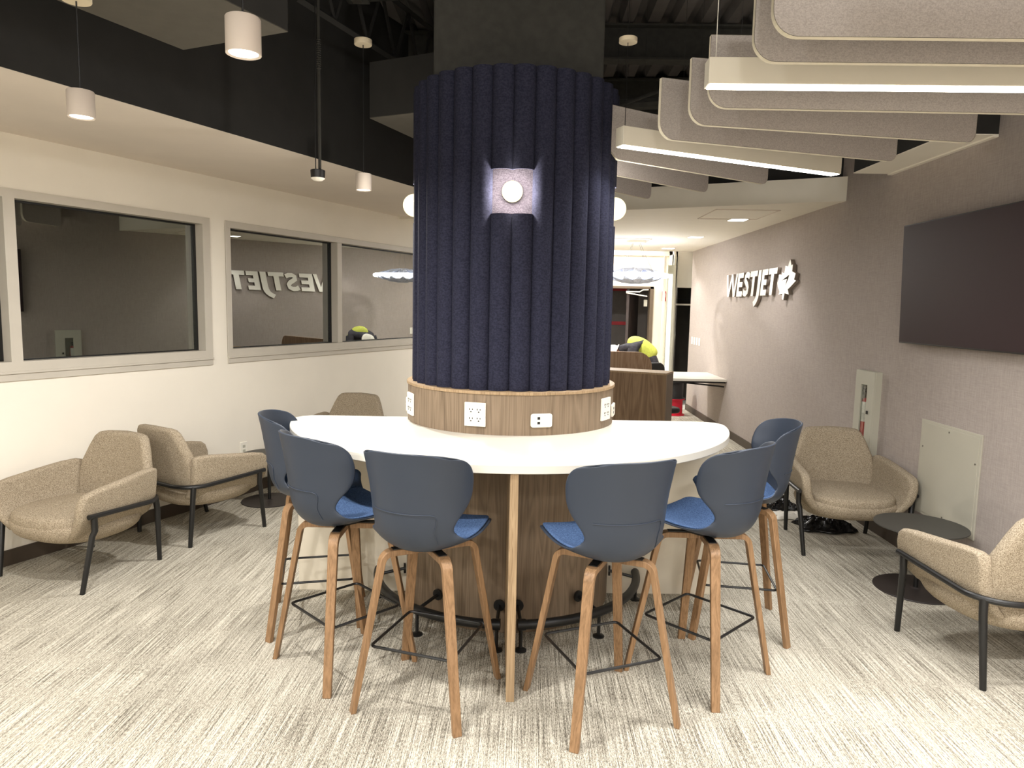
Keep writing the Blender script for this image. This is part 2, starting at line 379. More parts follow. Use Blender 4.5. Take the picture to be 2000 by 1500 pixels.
# steel over the room
def ibeam(name, p, q, h=.25, wd=.13):
    p = Vector(p); q = Vector(q); d = (q-p).normalized(); L = (q-p).length; c = (p+q)/2; rz = math.atan2(d.y, d.x)
    g = G(); g.box((c.x, c.y, c.z), (L, .012, h), rz); g.box((c.x, c.y, c.z-h/2), (L, wd, .014), rz); g.box((c.x, c.y, c.z+h/2), (L, wd, .014), rz)
    return struct(g.obj(name, 'duct', smooth=0))
ibeam('beam', (.3, 5.75, 3.74), (2.7, 5.75, 3.74)); ibeam('beam', (.3, 7.1, 3.74), (2.7, 6.9, 3.74)); ibeam('beam', (-2.2, 5.9, 3.72), (-.4, 5.9, 3.72))
def joist(name, p, q, h=.4, n=8):
    p = Vector(p); q = Vector(q); g = G(); u = Vector((0, 0, h))
    g.tube([p, q], .022, 4); g.tube([p+u, q+u], .022, 4)
    for i in range(n):
        a = p.lerp(q, i/n); b = p.lerp(q, (i+.5)/n); c = p.lerp(q, (i+1)/n)
        g.tube([a, b+u], .012, 4); g.tube([b+u, c], .012, 4)
    return struct(g.obj(name, 'black', smooth=0))
joist('joist', (-1.75, 4.4, 3.42), (-.55, 7.4, 3.42)); joist('joist', (-1.35, 4.2, 3.42), (-.35, 6.9, 3.42))

# ------------------------------------------------------------------ column, felt cover
CX, CY = -.085, 4.12
CR = R(3)
struct(G().box((CX, CY, (1.2+DECK)/2), (.885, .62, DECK-1.2), CR).obj('column', 'duct', smooth=0, bevel=.01))
felt = empty('felt_column_cover', (CX, CY, 1.268), 0, 'tall navy fluted felt cover wrapped round the central column', 'column cover')
NF = 32; RF = .575; FZ0, FZ1 = 0, 2.865-1.268; NZ0, NZ1 = 2.155-1.268, 2.371-1.268
def flute(k, z0, z1):
    g = G(); th = 2*PI/NF; am = (k+.5)*th; hw = RF*sin(th/2)*.985; rb = RF*cos(th/2)-.046
    def pr(r, off=0):
        o = []
        for i in range(11):
            a = PI*i/10; o.append((hw*cos(a)*(r/hw), rb+.052*sin(a)*(r/hw)))
        return o
    outer = [(hw*cos(PI*i/12), rb+.049*sin(PI*i/12)) for i in range(13)]
    inner = [((hw-.009)*cos(PI*i/12), rb+.040*sin(PI*i/12)) for i in range(13)][::-1]
    # x = tangential, y = radial outward ; front (towards -y world) is angle 0
    def f(a, b, c):
        return (b*sin(am)+a*cos(am), -b*cos(am)+a*sin(am), c)
    ring = outer+inner; n = len(ring)
    vs = [f(p[0], p[1], z0) for p in ring]+[f(p[0], p[1], z1) for p in ring]
    fs = [(i, (i+1) % n, n+(i+1) % n, n+i) for i in range(n)]
    for i in range(12):
        fs += [(i, i+1, n-2-i, n-1-i)[::-1], (n+i, n+i+1, 2*n-2-i, 2*n-1-i)]
    g.add(vs, fs); return g
for k in range(NF):
    cut = k % 8 in (0, 7)
    g = flute(k, FZ0, NZ0 if cut else FZ1)
    if cut: u = flute(k, NZ1, FZ1); g.add(u.v, u.f)
    g.obj('flute', 'felt', felt, smooth=40)
for q in range(4):
    a = q*PI/2; d = Vector((sin(a), -cos(a), 0)); t = Vector((cos(a), sin(a), 0))
    rot = Matrix((t, d, Vector((0, 0, 1)))).transposed()
    g = G(); zc = (NZ0+NZ1)/2; hh = (NZ1-NZ0)/2
    g.box(d*.492+Vector((0, 0, zc)), (.215, .006, hh*2+.03), mtx=rot)
    g.obj('niche_lining', 'feltgrey', felt, smooth=0, label='grey felt back of the lamp niche')
# globes
for a, nm in ((0, 'round glowing globe lamp in the front niche of the navy column'), (-PI/2, 'round globe lamp on the left side of the navy column'), (PI/2, 'round globe lamp on the right side of the navy column')):
    d = Vector((sin(a), -cos(a), 0)); rr = .555 if a == 0 else .575
    c = Vector((CX, CY, 2.262))+d*rr
    e = empty('globe_lamp', c, a, nm, 'lamp', 'globe lamps on the column')
    g = G(); rG = .052 if a == 0 else .064; g.lathe([(rG*sin(PI*i/16)+1e-5, -rG*cos(PI*i/16)) for i in range(17)], n=28); g.obj('globe', 'globe', e, smooth=180)
    G().cyl((0, .058, 0) if a else (0, .038, 0), .035, .03 if a == 0 else .08, axis='Y').obj('base_cap', 'steel', e)
    lamp('POINT', 'globe_bulb', (0, 0, 0), 20, (1, .93, .84), .03, parent=e)

# ------------------------------------------------------------------ communal table
TR = R(2.3); TX, TY = -.085, 4.09
tab = empty('communal_table', (TX, TY, 0), TR, 'white half-round high table wrapped around the navy column', 'table')
R0 = 1.235; rc = .16
pts = []
yb = -.06+.02
aa = math.asin(.16)
outl = [(R0*cos(a), R0*sin(a)) for a in [PI+R(9)+(PI-R(18))*i/60 for i in range(61)]]
xe, ye = outl[-1]
outl += [(xe+.006, ye+.05), (xe+.004, ye+.10), (xe-.02, ye+.145), (xe-.065, ye+.175), (xe-.12, ye+.185)]
outl += [(-x, y) for x, y in outl[-1:-6:-1]]
G().prism(outl, 1.007, 1.045).obj('tabletop', 'quartz', tab, bevel=.003, smooth=30)
g = G(); g.lathe([(.601, 0), (.601, 1.006)], (0, .03, 0), 64, PI, 2*PI); g.bb(-.6, .6, .0, .03, 0, 1.006)
g.obj('drum_base', 'oak', tab, smooth=30)
G().bb(-1.232, 1.232, -.045, -.005, 0, 1.006).obj('rear_panel', 'quartzp', tab, bevel=.002, smooth=0)
G().bb(-.018, .018, -1.22, -.56, 0, 1.006).obj('fin_panel', 'oakedge', tab, bevel=.0015, smooth=0, label='light oak upright fin under the front edge')
pl = empty('power_plinth', (CX, CY, 1.045), 0, 'round oak collar with power sockets standing on the white table', 'plinth')
G().lathe([(.50, 0), (.598, 0), (.598, .206), (.50, .206)], n=96).obj('collar', 'oak', pl, smooth=30)
G().lathe([(.48, .2065), (.603, .2065), (.605, .209), (.605, .221), (.603, .223), (.48, .223), (.48, .2065)], n=96).obj('cap', 'oakedge', pl, smooth=30)
def plate(ang, zc, wd, hh, kind):
    a = R(ang); e = G()
    # curved-tangent flat plate on the collar
    t = Vector((cos(a), sin(a), 0)); d = Vector((sin(a), -cos(a), 0)); rot = Matrix((t, d, Vector((0, 0, 1)))).transposed()
    c = d*.603+Vector((0, 0, zc))
    if kind == 'quad': e.box(c, (wd, .012, hh), mtx=rot)
    else: e.prism(rrect(-wd/2, wd/2, -hh/2, hh/2, .012), -.006, .006, lambda x, y, z: tuple(c+rot @ Vector((x, z, y))))
    o = e.obj('outlet_plate' if kind == 'quad' else 'usb_plate', 'plastic', pl, smooth=0, bevel=.002)
    if kind == 'quad':
        for sx in (-.021, .021):
            for sz in (-.024, .022):
                g = G()
                for dx, dz, w_, h_ in ((-.008, .004, .004, .009), (.008, .004, .004, .008), (0, -.009, .007, .006)):
                    g.box(c+rot @ Vector((sx+dx, .0065, sz+dz)), (w_, .002, h_), mtx=rot)
                g.obj('socket', 'slot', o, smooth=0)
    else:
        for sz in (-.012, .012): G().box(c+rot @ Vector((-.016, .0065, sz)), (.014, .002, .013), mtx=rot).obj('usb_port', 'slot', o, smooth=0)
for a_, z_, k_ in ((-16, 1.148, 'quad'), (16.5, 1.124, 'usb'), (-66, 1.148, 'quad'), (-81, 1.124, 'usb'), (61, 1.150, 'quad'), (77, 1.124, 'usb')):
    plate(a_, z_-1.045, .113, .122 if k_ == 'quad' else .07, k_)
# foot rail
RR = .765; rz = .135
for s in (-1, 1):
    a0, a1 = (-PI/2+R(3.2), -R(3)) if s > 0 else (-PI+R(3), -PI/2-R(3.2))
    g = G(); n = 28
    P = [(RR*cos(a0+(a1-a0)*i/n), RR*sin(a0+(a1-a0)*i/n), rz) for i in range(n+1)]
    g.tube(P, .024, 12); g.tube(P[:2] if s > 0 else P[-2:], .028, 12)
    o = g.obj('foot_rail', 'blackmetal', tab, label='black curved tubular foot rail')
    for a in ((-PI/2+s*R(4.5)), (-PI/2+s*R(38)), (-PI/2+s*R(80))):
        p = Vector((cos(a), sin(a), 0)); g = G()
        g.tube([p*RR+Vector((0, 0, rz)), p*RR+Vector((0, 0, .01))], .009, 8)
        g.lathe([(1e-4, 0), (.03, 0), (.03, .006), (.012, .014), (1e-4, .014)], tuple(p*RR), 16)
        g.obj('foot', 'blackmetal', o)
        g = G(); q = p*.605+Vector((0, 0, rz+.03)); g.tube([p*RR+Vector((0, 0, rz)), q], .009, 8)
        g.tube([p*.603+Vector((0, 0, rz+.03)), p*.615+Vector((0, 0, rz+.03))], .03, 16)
        g.obj('wall_bracket', 'blackmetal', o)

# ------------------------------------------------------------------ bar stool
CL = [(.215, .735, .150), (.213, .742, .190), (.195, .745, .212), (.13, .735, .228), (.05, .715, .232), (-.03, .700, .232), (-.10, .694, .228),
      (-.155, .702, .222), (-.195, .726, .212), (-.222, .765, .208), (-.236, .808, .203), (-.244, .850, .226), (-.250, .895, .272), (-.256, .940, .303),
      (-.263, .985, .314), (-.270, 1.03, .315), (-.277, 1.07, .306), (-.283, 1.10, .286), (-.287, 1.12, .256), (-.289, 1.13, .205)]
WR = [2.0, 2.0, 1.5, 1.0, .7, .5, .38, .30, .26, .24, .23, .23, .23, .235, .24, .25, .255, .26, .26, .26]
def cat(L, t):
    n = len(L)-1; x = min(max(t, 0), 1)*n; i = min(int(x), n-1); f = x-i
    g = lambda j: L[min(max(j, 0), n)]
    a, b, c, d = g(i-1), g(i), g(i+1), g(i+2)
    h = lambda a, b, c, d: .5*((2*b)+(-a+c)*f+(2*a-5*b+4*c-d)*f*f+(-a+3*b-3*c+d)*f**3)
    return tuple(h(*q) for q in zip(a, b, c, d)) if isinstance(a, tuple) else h(a, b, c, d)
def SH(t, s, off=0, inset=0):
    y, z, w_ = cat(CL, t); rho = cat(WR, t); y1, z1, _ = cat(CL, min(t+.01, 1)); y0, z0, _ = cat(CL, max(t-.01, 0))
    T = Vector((0, y1-y0, z1-z0)).normalized(); N = Vector((0, T.z, -T.y))     # faces the sitter
    if t > .45: N = Vector((0, N.y, N.z*max(0, 1-(t-.45)/.1)))
    N.normalize(); ph = s*(w_-inset)/rho
    z -= .022*max(0, (t-.55)/.45)*abs(s)**3
    return Vector((rho*sin(ph), y, z))+N*rho*(1-cos(ph))+(N*cos(ph)+Vector((-sin(ph), 0, 0)))*off
def make_stool():
    st = empty('bar_stool', (0, 0, 0), 0, '', 'bar stool', 'blue bar stools around the half-round table')
    NT, NS = 44, 17
    g = G(); g.grid(NT, NS, lambda u, v: SH(u, 2*v-1)); o = g.obj('shell', 'shell', st, smooth=180, solid=.009, subsurf=1, recalc=True)
    g = G(); g.grid(18, NS, lambda u, v: SH(.035+u*.40, 2*v-1, .010, .012)); g.obj('seat_pad', 'pad', st, smooth=180, solid=.012, subsurf=1)
    # raised seam line on the back
    c = []
    tb = .615; se = .60
    for i in range(9): c.append((.44+(tb-.05-.44)*i/8, se))
    c += [(tb-.02, se-.04), (tb-.006, se-.10)]
    for i in range(13): c.append((tb, se-.18-(2*se-.1)*i/12))
    G().tube([SH(t, s, -.0052) for t, s in c], .0022, 6).obj('seam', 'shell', st)
    g = G(); g.box((0, 0, .684), (.12, .16, .012)); g.box((0, 0, .6815), (.034, .33, .006), R(45)); g.box((0, 0, .6815), (.034, .33, .006), R(-45))
    g.obj('mounting_plate', 'blackmetal', st, smooth=0)
    for k in range(4):
        a = PI/4+k*PI/2; d = Vector((cos(a), sin(a), 0)); t = Vector((-sin(a), cos(a), 0))
        path = [(.03, .668)]+[(.165+.045*sin(b), .623+.045*cos(b)) for b in [R(82)*i/6 for i in range(7)]]
        r1, z1 = path[-1]; n = 8
        for i in range(1, n+1): f = i/n; path.append((r1+(.334-r1)*f, z1*(1-f)))
        g = G(); vs = []
        for i, (r, z) in enumerate(path):
            p0 = path[max(i-1, 0)]; p1 = path[min(i+1, len(path)-1)]; T = Vector((p1[0]-p0[0], p1[1]-p0[1])).normalized()
            nr = Vector((-T.y, T.x)); f = i/(len(path)-1); hw = .0235-.005*f; th = .013-.002*f
            if i == len(path)-1: nr = Vector((1, 0))
            for sw, sn in ((-1, -1), (1, -1), (1, 1), (-1, 1)):
                q = d*(r+nr.x*th*sn)+Vector((0, 0, z+nr.y*th*sn))+t*hw*sw; vs.append(q)
        m = len(path); fs = [(4*i+j, 4*i+(j+1) % 4, 4*i+4+(j+1) % 4, 4*i+4+j) for i in range(m-1) for j in range(4)]+[(0, 3, 2, 1), (4*m-4, 4*m-3, 4*m-2, 4*m-1)]
        g.add(vs, fs); g.obj('leg', 'legwood', st, smooth=40, bevel=.0025)
    h = .182; pz = .275; P = [(x, y, pz) for x, y in rrect(-h, h, -h, h, .02, 3)]
    G().tube(P, .0062, 8, closed=True).obj('footrest', 'blackmetal', st)
    return st
stool = make_stool()
spots = [(-1.09, 3.635, 15, 'blue bar stool at the left end of the table, farthest left'), (-.833, 3.197, 46, 'blue bar stool second from the left, side on to the white table'),
 (-.394, 2.914, 72.5, 'blue bar stool just left of the light oak fin, back to the camera'), (.345, 2.853, 113, 'blue bar stool just right of the light oak fin, back to the camera'),
 (.84, 3.18, 135, 'blue bar stool second from the right, wide back turned half away'), (1.16, 3.71, 172, 'blue bar stool at the right end of the table, side view by the beige armchair')]
for i, (x, y, a, lb) in enumerate(spots):
    if i == 0: stool.location = (x, y, 0); stool.rotation_euler = (0, 0, R(a-90)); stool['label'] = lb
    else: dup(stool, (x, y, 0), R(a-90), lb)

# ------------------------------------------------------------------ armchair
def make_armchair():
    ch = empty('armchair', (0, 0, 0), 0, '', 'armchair', 'beige tweed armchairs with black legs')
    # bowl under the seat
    def sup(hx, y0, y1, n=40, e=2.8):
        cy = (y0+y1)/2; hy = (y1-y0)/2
        return [(hx*(1-.10*(sin(t) < 0)*abs(sin(t)))*math.copysign(abs(cos(t))**(2/e), cos(t)), cy+hy*math.copysign(abs(sin(t))**(2/e), sin(t))) for t in [2*PI*i/n for i in range(n)]]
    def fm(x, y, h):
        k = (h+.06)/.12; z = .312+h
        sc = .80+.20*min(1, max(0, k))**.6
        return (x*sc, y*(sc*.5+.5)+.0, z+.03*max(0, (y-.1))*2)
    G().cushion(sup(.350, -.30, .362), .125, .055, fm).obj('seat_shell', 'tweed', ch, smooth=180)
    def fs_(x, y, h): return (x, y, .388+h+.03*max(0, -abs(x)+.2)*0-.010*(max(0, y-.15)/.2)**2)
    G().cushion(sup(.300, -.22, .350, e=2.8), .082, .030, fs_, crown=.008).obj('seat_cushion', 'tweed', ch, smooth=180)
    # arms
    for s in (-1, 1):
        L = .60
        def fa(a, z, h):
            # plan path from front (a=0) to rear (a=L); h>0 is outer side
            k = a/L; x = .345-.03*k-.055*max(0, k-.55)**1.3; y = .315-.565*k
            low = max(0, (.46-z)/.16); x -= .10*low**1.8
            lean = .022*(z-.42)/.18 if z > .42 else 0
            return (s*(x+lean+h), y, z)
        out = [(.03, .30), (.0, .40), (-.005, .50), (.012, .553), (.045, .578), (.12, .592), (.3, .612), (.48, .630), (.575, .632), (.612, .62), (.618, .56), (.618, .45), (.615, .33), (.56, .292), (.4, .275), (.2, .278), (.08, .285)]
        oo = []
        for i in range(len(out)):
            p, q = out[i], out[(i+1) % len(out)]; m = max(1, int(math.hypot(q[0]-p[0], q[1]-p[1])/.035)); oo += [(p[0]+(q[0]-p[0])*j/m, p[1]+(q[1]-p[1])*j/m) for j in range(m)]
        G().cushion(oo, .062, .026, fa, c=(.3, .44)).obj('arm', 'tweed', ch, smooth=180)
    # backrest
    out = [(-.265, .30), (.265, .30), (.292, .42), (.298, .55), (.288, .62), (.245, .73), (.215, .79), (.19, .812), (.15, .82), (0, .826), (-.15, .82), (-.19, .812), (-.215, .79), (-.245, .73), (-.288, .62), (-.298, .55), (-.292, .42)]
    oo = []
    for i in range(len(out)):
        p, q = out[i], out[(i+1) % len(out)]; m = max(1, int(math.hypot(q[0]-p[0], q[1]-p[1])/.035)); oo += [(p[0]+(q[0]-p[0])*j/m, p[1]+(q[1]-p[1])*j/m) for j in range(m)]
    def fb(x, z, h):
        y = -.262-.16*(z-.38)+.75*x*x*.8
        if z < .42: y += .09*((.42-z)/.12)**1.6
        return (x*1.0, y+h, z)
    G().cushion(oo, .075, .032, fb, c=(0, .55)).obj('backrest', 'tweed', ch, smooth=180)
    # black rail round arms and back
    P = []
    for i in range(12): f = i/11; P.append((.392-.035*f, .275-.44*f, .452-.028*f))
    for i in range(1, 14):
        b = R(90)*i/14; P.append((.16+.197*cos(b), -.165-.165*sin(b)+.0, .424-.006*i/14))
    full = P+[(-x, y, z) for x, y, z in P[::-1]]
    G().tube(full, .0145, 10).obj('rail', 'blackmetal', ch)
    for s in (-1, 1):
        G().tube([(s*.385, .235, .445), (s*.382, .232, .36), (s*.375, .245, .33), (s*.345, .30, 0)], [.018, .018, .0175, .0145], 12).obj('leg', 'blackmetal', ch)
        G().tube([(s*.315, -.262, .422), (s*.318, -.27, .35), (s*.30, -.29, 0)], [.019, .018, .0145], 12).obj('leg', 'blackmetal', ch)
    return ch
ac = make_armchair()
for i, (x, y, a, lb) in enumerate([(-2.75, 4.24, 251, 'beige tweed armchair nearest the camera by the left wall, seat facing forward'), (-2.40, 5.06, 60, 'beige tweed armchair by the left wall turned away, next to the far round side table'),
  (-1.70, 6.50, 255, 'beige tweed armchair farthest back, behind the left end of the white table'), (2.345, 5.10, 266, 'beige tweed armchair facing the camera under the extinguisher cabinet'),
  (2.40, 3.40, 94, 'beige tweed armchair cut off by the right edge of the photo')]):
    if i == 0: ac.location = (x, y, 0); ac.rotation_euler = (0, 0, R(a-90)); ac['label'] = lb
    else: dup(ac, (x, y, 0), R(a-90), lb)
# ------------------------------------------------------------------ side tables
def side_table(x, y, rt_, rb, lb):
    e = empty('side_table', (x, y, 0), 0, lb, 'side table', 'dark round side tables')
    G().lathe([(1e-4, .402), (rt_-.004, .402), (rt_, .405), (rt_-.002, .410), (1e-4, .410)], n=56).obj('table_top', 'darkmetal', e)
    G().tube([(0, 0, .01), (0, 0, .404)], .014, 16).obj('pole', 'blackmetal', e)
    G().lathe([(1e-4, 0), (rb, 0), (rb, .004), (rb-.004, .007), (.03, .007), (.02, .014), (1e-4, .014)], n=56).obj('base_disc', 'basemetal', e)
side_table(-2.17, 5.85, .225, .23, 'small dark round side table by the left wall behind the far armchair')
side_table(2.455, 4.27, .262, .24, 'dark round side table between the two armchairs on the right')

# ------------------------------------------------------------------ ceiling baffles and linear lights
def baffle(x0, y0, x1, y1, z0, h, rad, lb):
    d = Vector((x1-x0, y1-y0, 0)); L = d.length; rz = math.atan2(d.y, d.x)
    e = empty('ceiling_baffle', (x0, y0, z0), rz, lb, 'acoustic baffle', 'grey felt ceiling baffles')
    out = arc(rad, rad, rad, PI, 1.5*PI, 8)+arc(L-rad*.6, rad*.6, rad*.6, -PI/2, 0, 8)+[(L, h), (0, h)]
    f = lambda a, b, c: (a, c, b)
    g = G(); g.prism(out, -.0115, .0115, f); g.obj('panel', 'baffle', e, smooth=25)
    # pale cut edge
    n = len(out); g = G(); k = .0015
    for i in range(n):
        p = out[i]; q = out[(i+1) % n]
        dx, dy = q[0]-p[0], q[1]-p[1]; l = math.hypot(dx, dy); nx, ny = dy/l*k, -dx/l*k
        g.add([f(p[0]+nx, p[1]+ny, -.0112), f(q[0]+nx, q[1]+ny, -.0112), f(q[0]+nx, q[1]+ny, .0112), f(p[0]+nx, p[1]+ny, .0112)], [(0, 1, 2, 3)])
    g.obj('cut_edge', 'bafedge', e, smooth=0, recalc=False)
    for u in (.12, L-.12): G().tube([(u, 0, h), (u, 0, DECK-z0)], .0008, 5).obj('hanging_wire', 'blackmetal', e)
    return e
BH = .275
for a in [(.70, 2.185, 2.95 if 0 else 2.50, 2.175, 'topmost baffle, nearest the camera'), (.712, 2.40, 2.58, 2.385, 'second baffle from the camera, just above the near light bar'),
          (.702, 2.93, 2.62, 2.955, 'baffle directly behind the near light bar'), (.685, 3.185, 2.07, 3.445, 'baffle just beyond the near light bar, rounded right end in view'),
          (.605, 3.455, 1.93, 3.885, 'baffle right above the far light bar'), (.42, 3.91, 1.505, 4.635, 'first baffle beyond the far light bar'),
          (.47, 4.36, 1.215, 4.985, 'second baffle beyond the far light bar'), (.50, 4.92, .885, 5.325, 'farthest short baffle beside the navy column')]:
    baffle(a[0], a[1], a[2], a[3], 2.50, BH, .075, 'grey felt ceiling '+a[4])
def linear(x0, y0, x1, y1, z0, lb, power):
    d = Vector((x1-x0, y1-y0, 0)); L = d.length; rz = math.atan2(d.y, d.x)
    e = empty('linear_pendant', (x0, y0, z0), rz, lb, 'light', 'white linear pendant lights')
    G().bb(0, L, -.035, .035, .004, .095).obj('housing', 'fixture', e, smooth=0, bevel=.002)
    G().bb(.008, L-.008, -.029, .029, 0, .005).obj('diffuser', 'strip', e, smooth=0, label='glowing white underside')
    for u in (.03, L-.05):
        G().tube([(u, 0, .095), (u, 0, DECK-z0)], .0016, 5).obj('cable', 'blackmetal' if L < 1.6 else 'plastic', e)
        G().lathe([(1e-4, 0), (.045, 0), (.045, .02), (1e-4, .02)], (u, 0, DECK-z0-.95 if u < .1 and L < 1.6 else DECK-z0-.12), 20).obj('ceiling_canopy', 'canopy', e)
    lp = lamp('AREA', 'linear_lamp', (L/2, 0, -.01), power, (1, .98, .96), L-.05, .05, (0, 0, 0), parent=e); lp.data.spread = R(130)
    return e
linear(.63, 2.665, 2.60, 2.635, 2.50, 'near white linear pendant light crossing the upper right', 28)
linear(.442, 3.63, 1.80, 4.29, 2.50, 'far white linear pendant light slanting past the column', 15)
# unseen linear fixtures added behind the camera for the room light
for i, (x, y) in enumerate(((.7, .9), (.7, -.9), (.7, -2.6))):
    linear(x, y, x+1.9, y, 2.62, 'white linear pendant light added behind the camera, row %s' % ('one', 'two', 'three')[i], (75, 60, 50)[i])

# opal globes added behind the camera as frontal fill light
for i, (x, y, pw) in enumerate(((-2.6, -1.4, 80), (.2, -1.9, 85), (1.7, -1.3, 60))):
    e = empty('fill_globe', (x, y, 2.95), 0, 'added opal fill globe behind the camera, ' + ('left', 'middle', 'right')[i] + ' of three', 'pendant light', 'added opal fill globes behind the camera')
    G().lathe([(.06*sin(PI*k/14)+1e-5, .2-.06*cos(PI*k/14)) for k in range(15)], n=24).obj('globe', 'fillglobe', e, smooth=180)
    G().tube([(0, 0, .26), (0, 0, DECK-2.95)], .004, 6).obj('cord', 'blackmetal', e)
    lamp('POINT', 'fill_globe_lamp', (0, 0, 0), pw, (1, .975, .95), .12, parent=e)
# ------------------------------------------------------------------ cylinder pendants
def pendant(x, y, z, zc, lb, power=31):
    e = empty('pendant_light', (x, y, z), 0, lb, 'pendant light', 'white cylinder pendants')
    G().lathe([(.041, .004), (.047, 0), (.049, .001), (.049, .098), (.047, .101), (1e-4, .101)], n=36).obj('cylinder_shade', 'pendant', e)
    G().lathe([(1e-4, .02), (.044, .018), (.046, .003)], n=36).obj('lens', 'disc', e)
    G().tube([(0, 0, .10), (0, 0, zc-z)], .003, 6).obj('cord', 'blackmetal', e)
    G().lathe([(1e-4, 0), (.052, 0), (.054, .003), (.054, .03), (1e-4, .03)], (0, 0, zc-z), 32).obj('ceiling_canopy', 'canopy', e)
    lamp('AREA', 'pendant_lamp', (0, 0, -.005), power, (1, .965, .92), .08, parent=e)
pendant(-.828, 2.094, 2.4, 3.27, 'white cylinder pendant light, largest, nearest the camera')
pendant(-1.764, 2.826, 2.4, 2.834, 'white cylinder pendant light at far left by the wall')
pendant(-1.039, 4.497, 2.4, 3.27, 'small distant white cylinder pendant just left of the column')
pendant(-2.3, .9, 2.4, 3.2, 'white cylinder pendant light added behind the camera on the left', 40)  # pendants from here on are unseen, added for the room light
pendant(-3.1, -1.2, 2.4, 3.2, 'white cylinder pendant light added behind the camera by the left wall', 40)
pendant(-1.2, -.9, 2.4, 3.2, 'white cylinder pendant light added behind the camera in the middle', 40)
pendant(-2.0, -2.9, 2.4, 3.2, 'white cylinder pendant light added near the back wall', 40)
# hanging black sensor
e = empty('hanging_sensor', (-1.225, 4.154, 2.40), 0, 'black round ceiling sensor with white face hanging on a conduit', 'sensor')
G().lathe([(1e-4, .012), (.040, .012), (.042, .055), (.036, .058), (1e-4, .058)], n=28).obj('housing', 'blackmetal', e)
G().lathe([(1e-4, -.006), (.025, -.002), (.038, .008), (.040, .012), (.040, .018)], n=28).obj('lens', 'plastic', e)
G().tube([(.012, 0, .055), (.012, 0, 1.25), (-.03, 0, 1.32), (-.03, 0, DECK-2.4)], .009, 8).obj('conduit', 'duct', e)
G().tube([(-.012, 0, .055), (-.014, .0, .5), (-.006, 0, .62), (-.008, 0, 1.3)], .003, 6).obj('cable', 'blackmetal', e)
g = G()
for i in range(14): g.tube([(.012+.011*cos(a*PI/4), .011*sin(a*PI/4), .62+i*.012) for a in range(8)], .0025, 4, closed=True)
g.obj('flexible_coupling', 'duct', e)
# hanging black boxes
def duct(name, poly, z0, z1, lb):
    e = empty(name, (poly[0][0], poly[0][1], z0), 0, lb, 'ceiling box')
    P = [(p[0]-poly[0][0], p[1]-poly[0][1]) for p in poly]
    G().prism(P, .004, z1-z0).obj('side_casing', 'black', e, smooth=0)
    G().prism(P, 0, .0045).obj('underside', 'ductlow', e, smooth=0, label='dull grey underside')
A0 = Vector((-1.640, 3.427)); ax = Vector((.575, -.237)); ay = Vector((-.42, -.93)).normalized()*1.9
duct('hanging_duct_box', [tuple(A0), tuple(A0+ax), tuple(A0+ax+ay), tuple(A0+ay)], 2.864, 3.4, 'long black box hanging overhead at top left with a dull underside')
B0 = Vector((-1.055, 4.745)); bx = Vector((.90, -.40)); by = Vector((.34, .92))*1.5
duct('hanging_duct_box', [tuple(B0), tuple(B0+bx*.62), tuple(B0+bx*.62+by), tuple(B0+by)], 2.9, 3.25, 'black box hanging left of the column, pale underside corner showing')
# box by the right wall under the deck
e = empty('wall_duct_box', (2.62, 4.94, 2.757), 0, 'black boxed duct with beige underside along the top of the right wall', 'ceiling box')
G().bb(-.155, .132, -.60, .62, .004, .55).obj('side_casing', 'black', e, smooth=0)
g = G().bb(-.157, .132, -.602, .622, -.002, .0045); g.bb(.10, .132, -.602, .622, -.012, -.002); g.obj('underside', 'cream', e, smooth=0, label='beige underside')
# junction boxes and conduits
e = empty('junction_box', (-1.10, 4.6, 3.62), 0, 'black metal junction box with conduits at the top left of the column', 'junction box')
G().bb(-.07, .07, -.06, .06, -.05, .07).obj('box', 'duct', e, smooth=0, bevel=.006)
G().bb(-.03, .03, -.03, .03, -.058, -.049).obj('cover', 'steel', e, smooth=0)
G().tube([(.07, 0, .03), (1.1, 0, .03)], .012, 8).obj('conduit', 'steel', e)
G().tube([(-.07, 0, .03), (-.8, .2, .03)], .010, 8).obj('conduit', 'duct', e)
tag(G().tube([(-1.2, 5.0, 3.74), (-.1, 4.95, 3.78)], .02, 8).obj('conduit', 'duct'), 'dark pipe crossing the black ceiling left of the column', 'pipe')
tag(G().tube([(.35, 5.3, 3.05), (1.6, 4.6, 3.35)], .012, 8).obj('conduit', 'duct'), 'thin dark rod slanting across the black ceiling right of the column', 'pipe')
tag(G().tube([(.3, 6.5, 3.45), (2.4, 5.9, 3.45)], .05, 8).obj('conduit', 'duct'), 'thick dark pipe under the ribbed ceiling right of the column', 'pipe')

# ------------------------------------------------------------------ right wall items
tv = empty('wall_screen', (2.665, 4.385, 1.905), 0, 'large black flat screen mounted on the taupe wall', 'television')
tv.rotation_euler = (0, R(-2.0), 0)
G().bb(-.004, .03, -.735, .735, -.412, .412).obj('bezel', 'blackmetal', tv, smooth=0, bevel=.003)
G().bb(-.0055, -.003, -.729, .729, -.402, .406).obj('display', 'screen', tv, smooth=0)
G().bb(.028, .085, -.3, .3, -.2, .2).obj('wall_mount', 'blackmetal', tv, smooth=0)
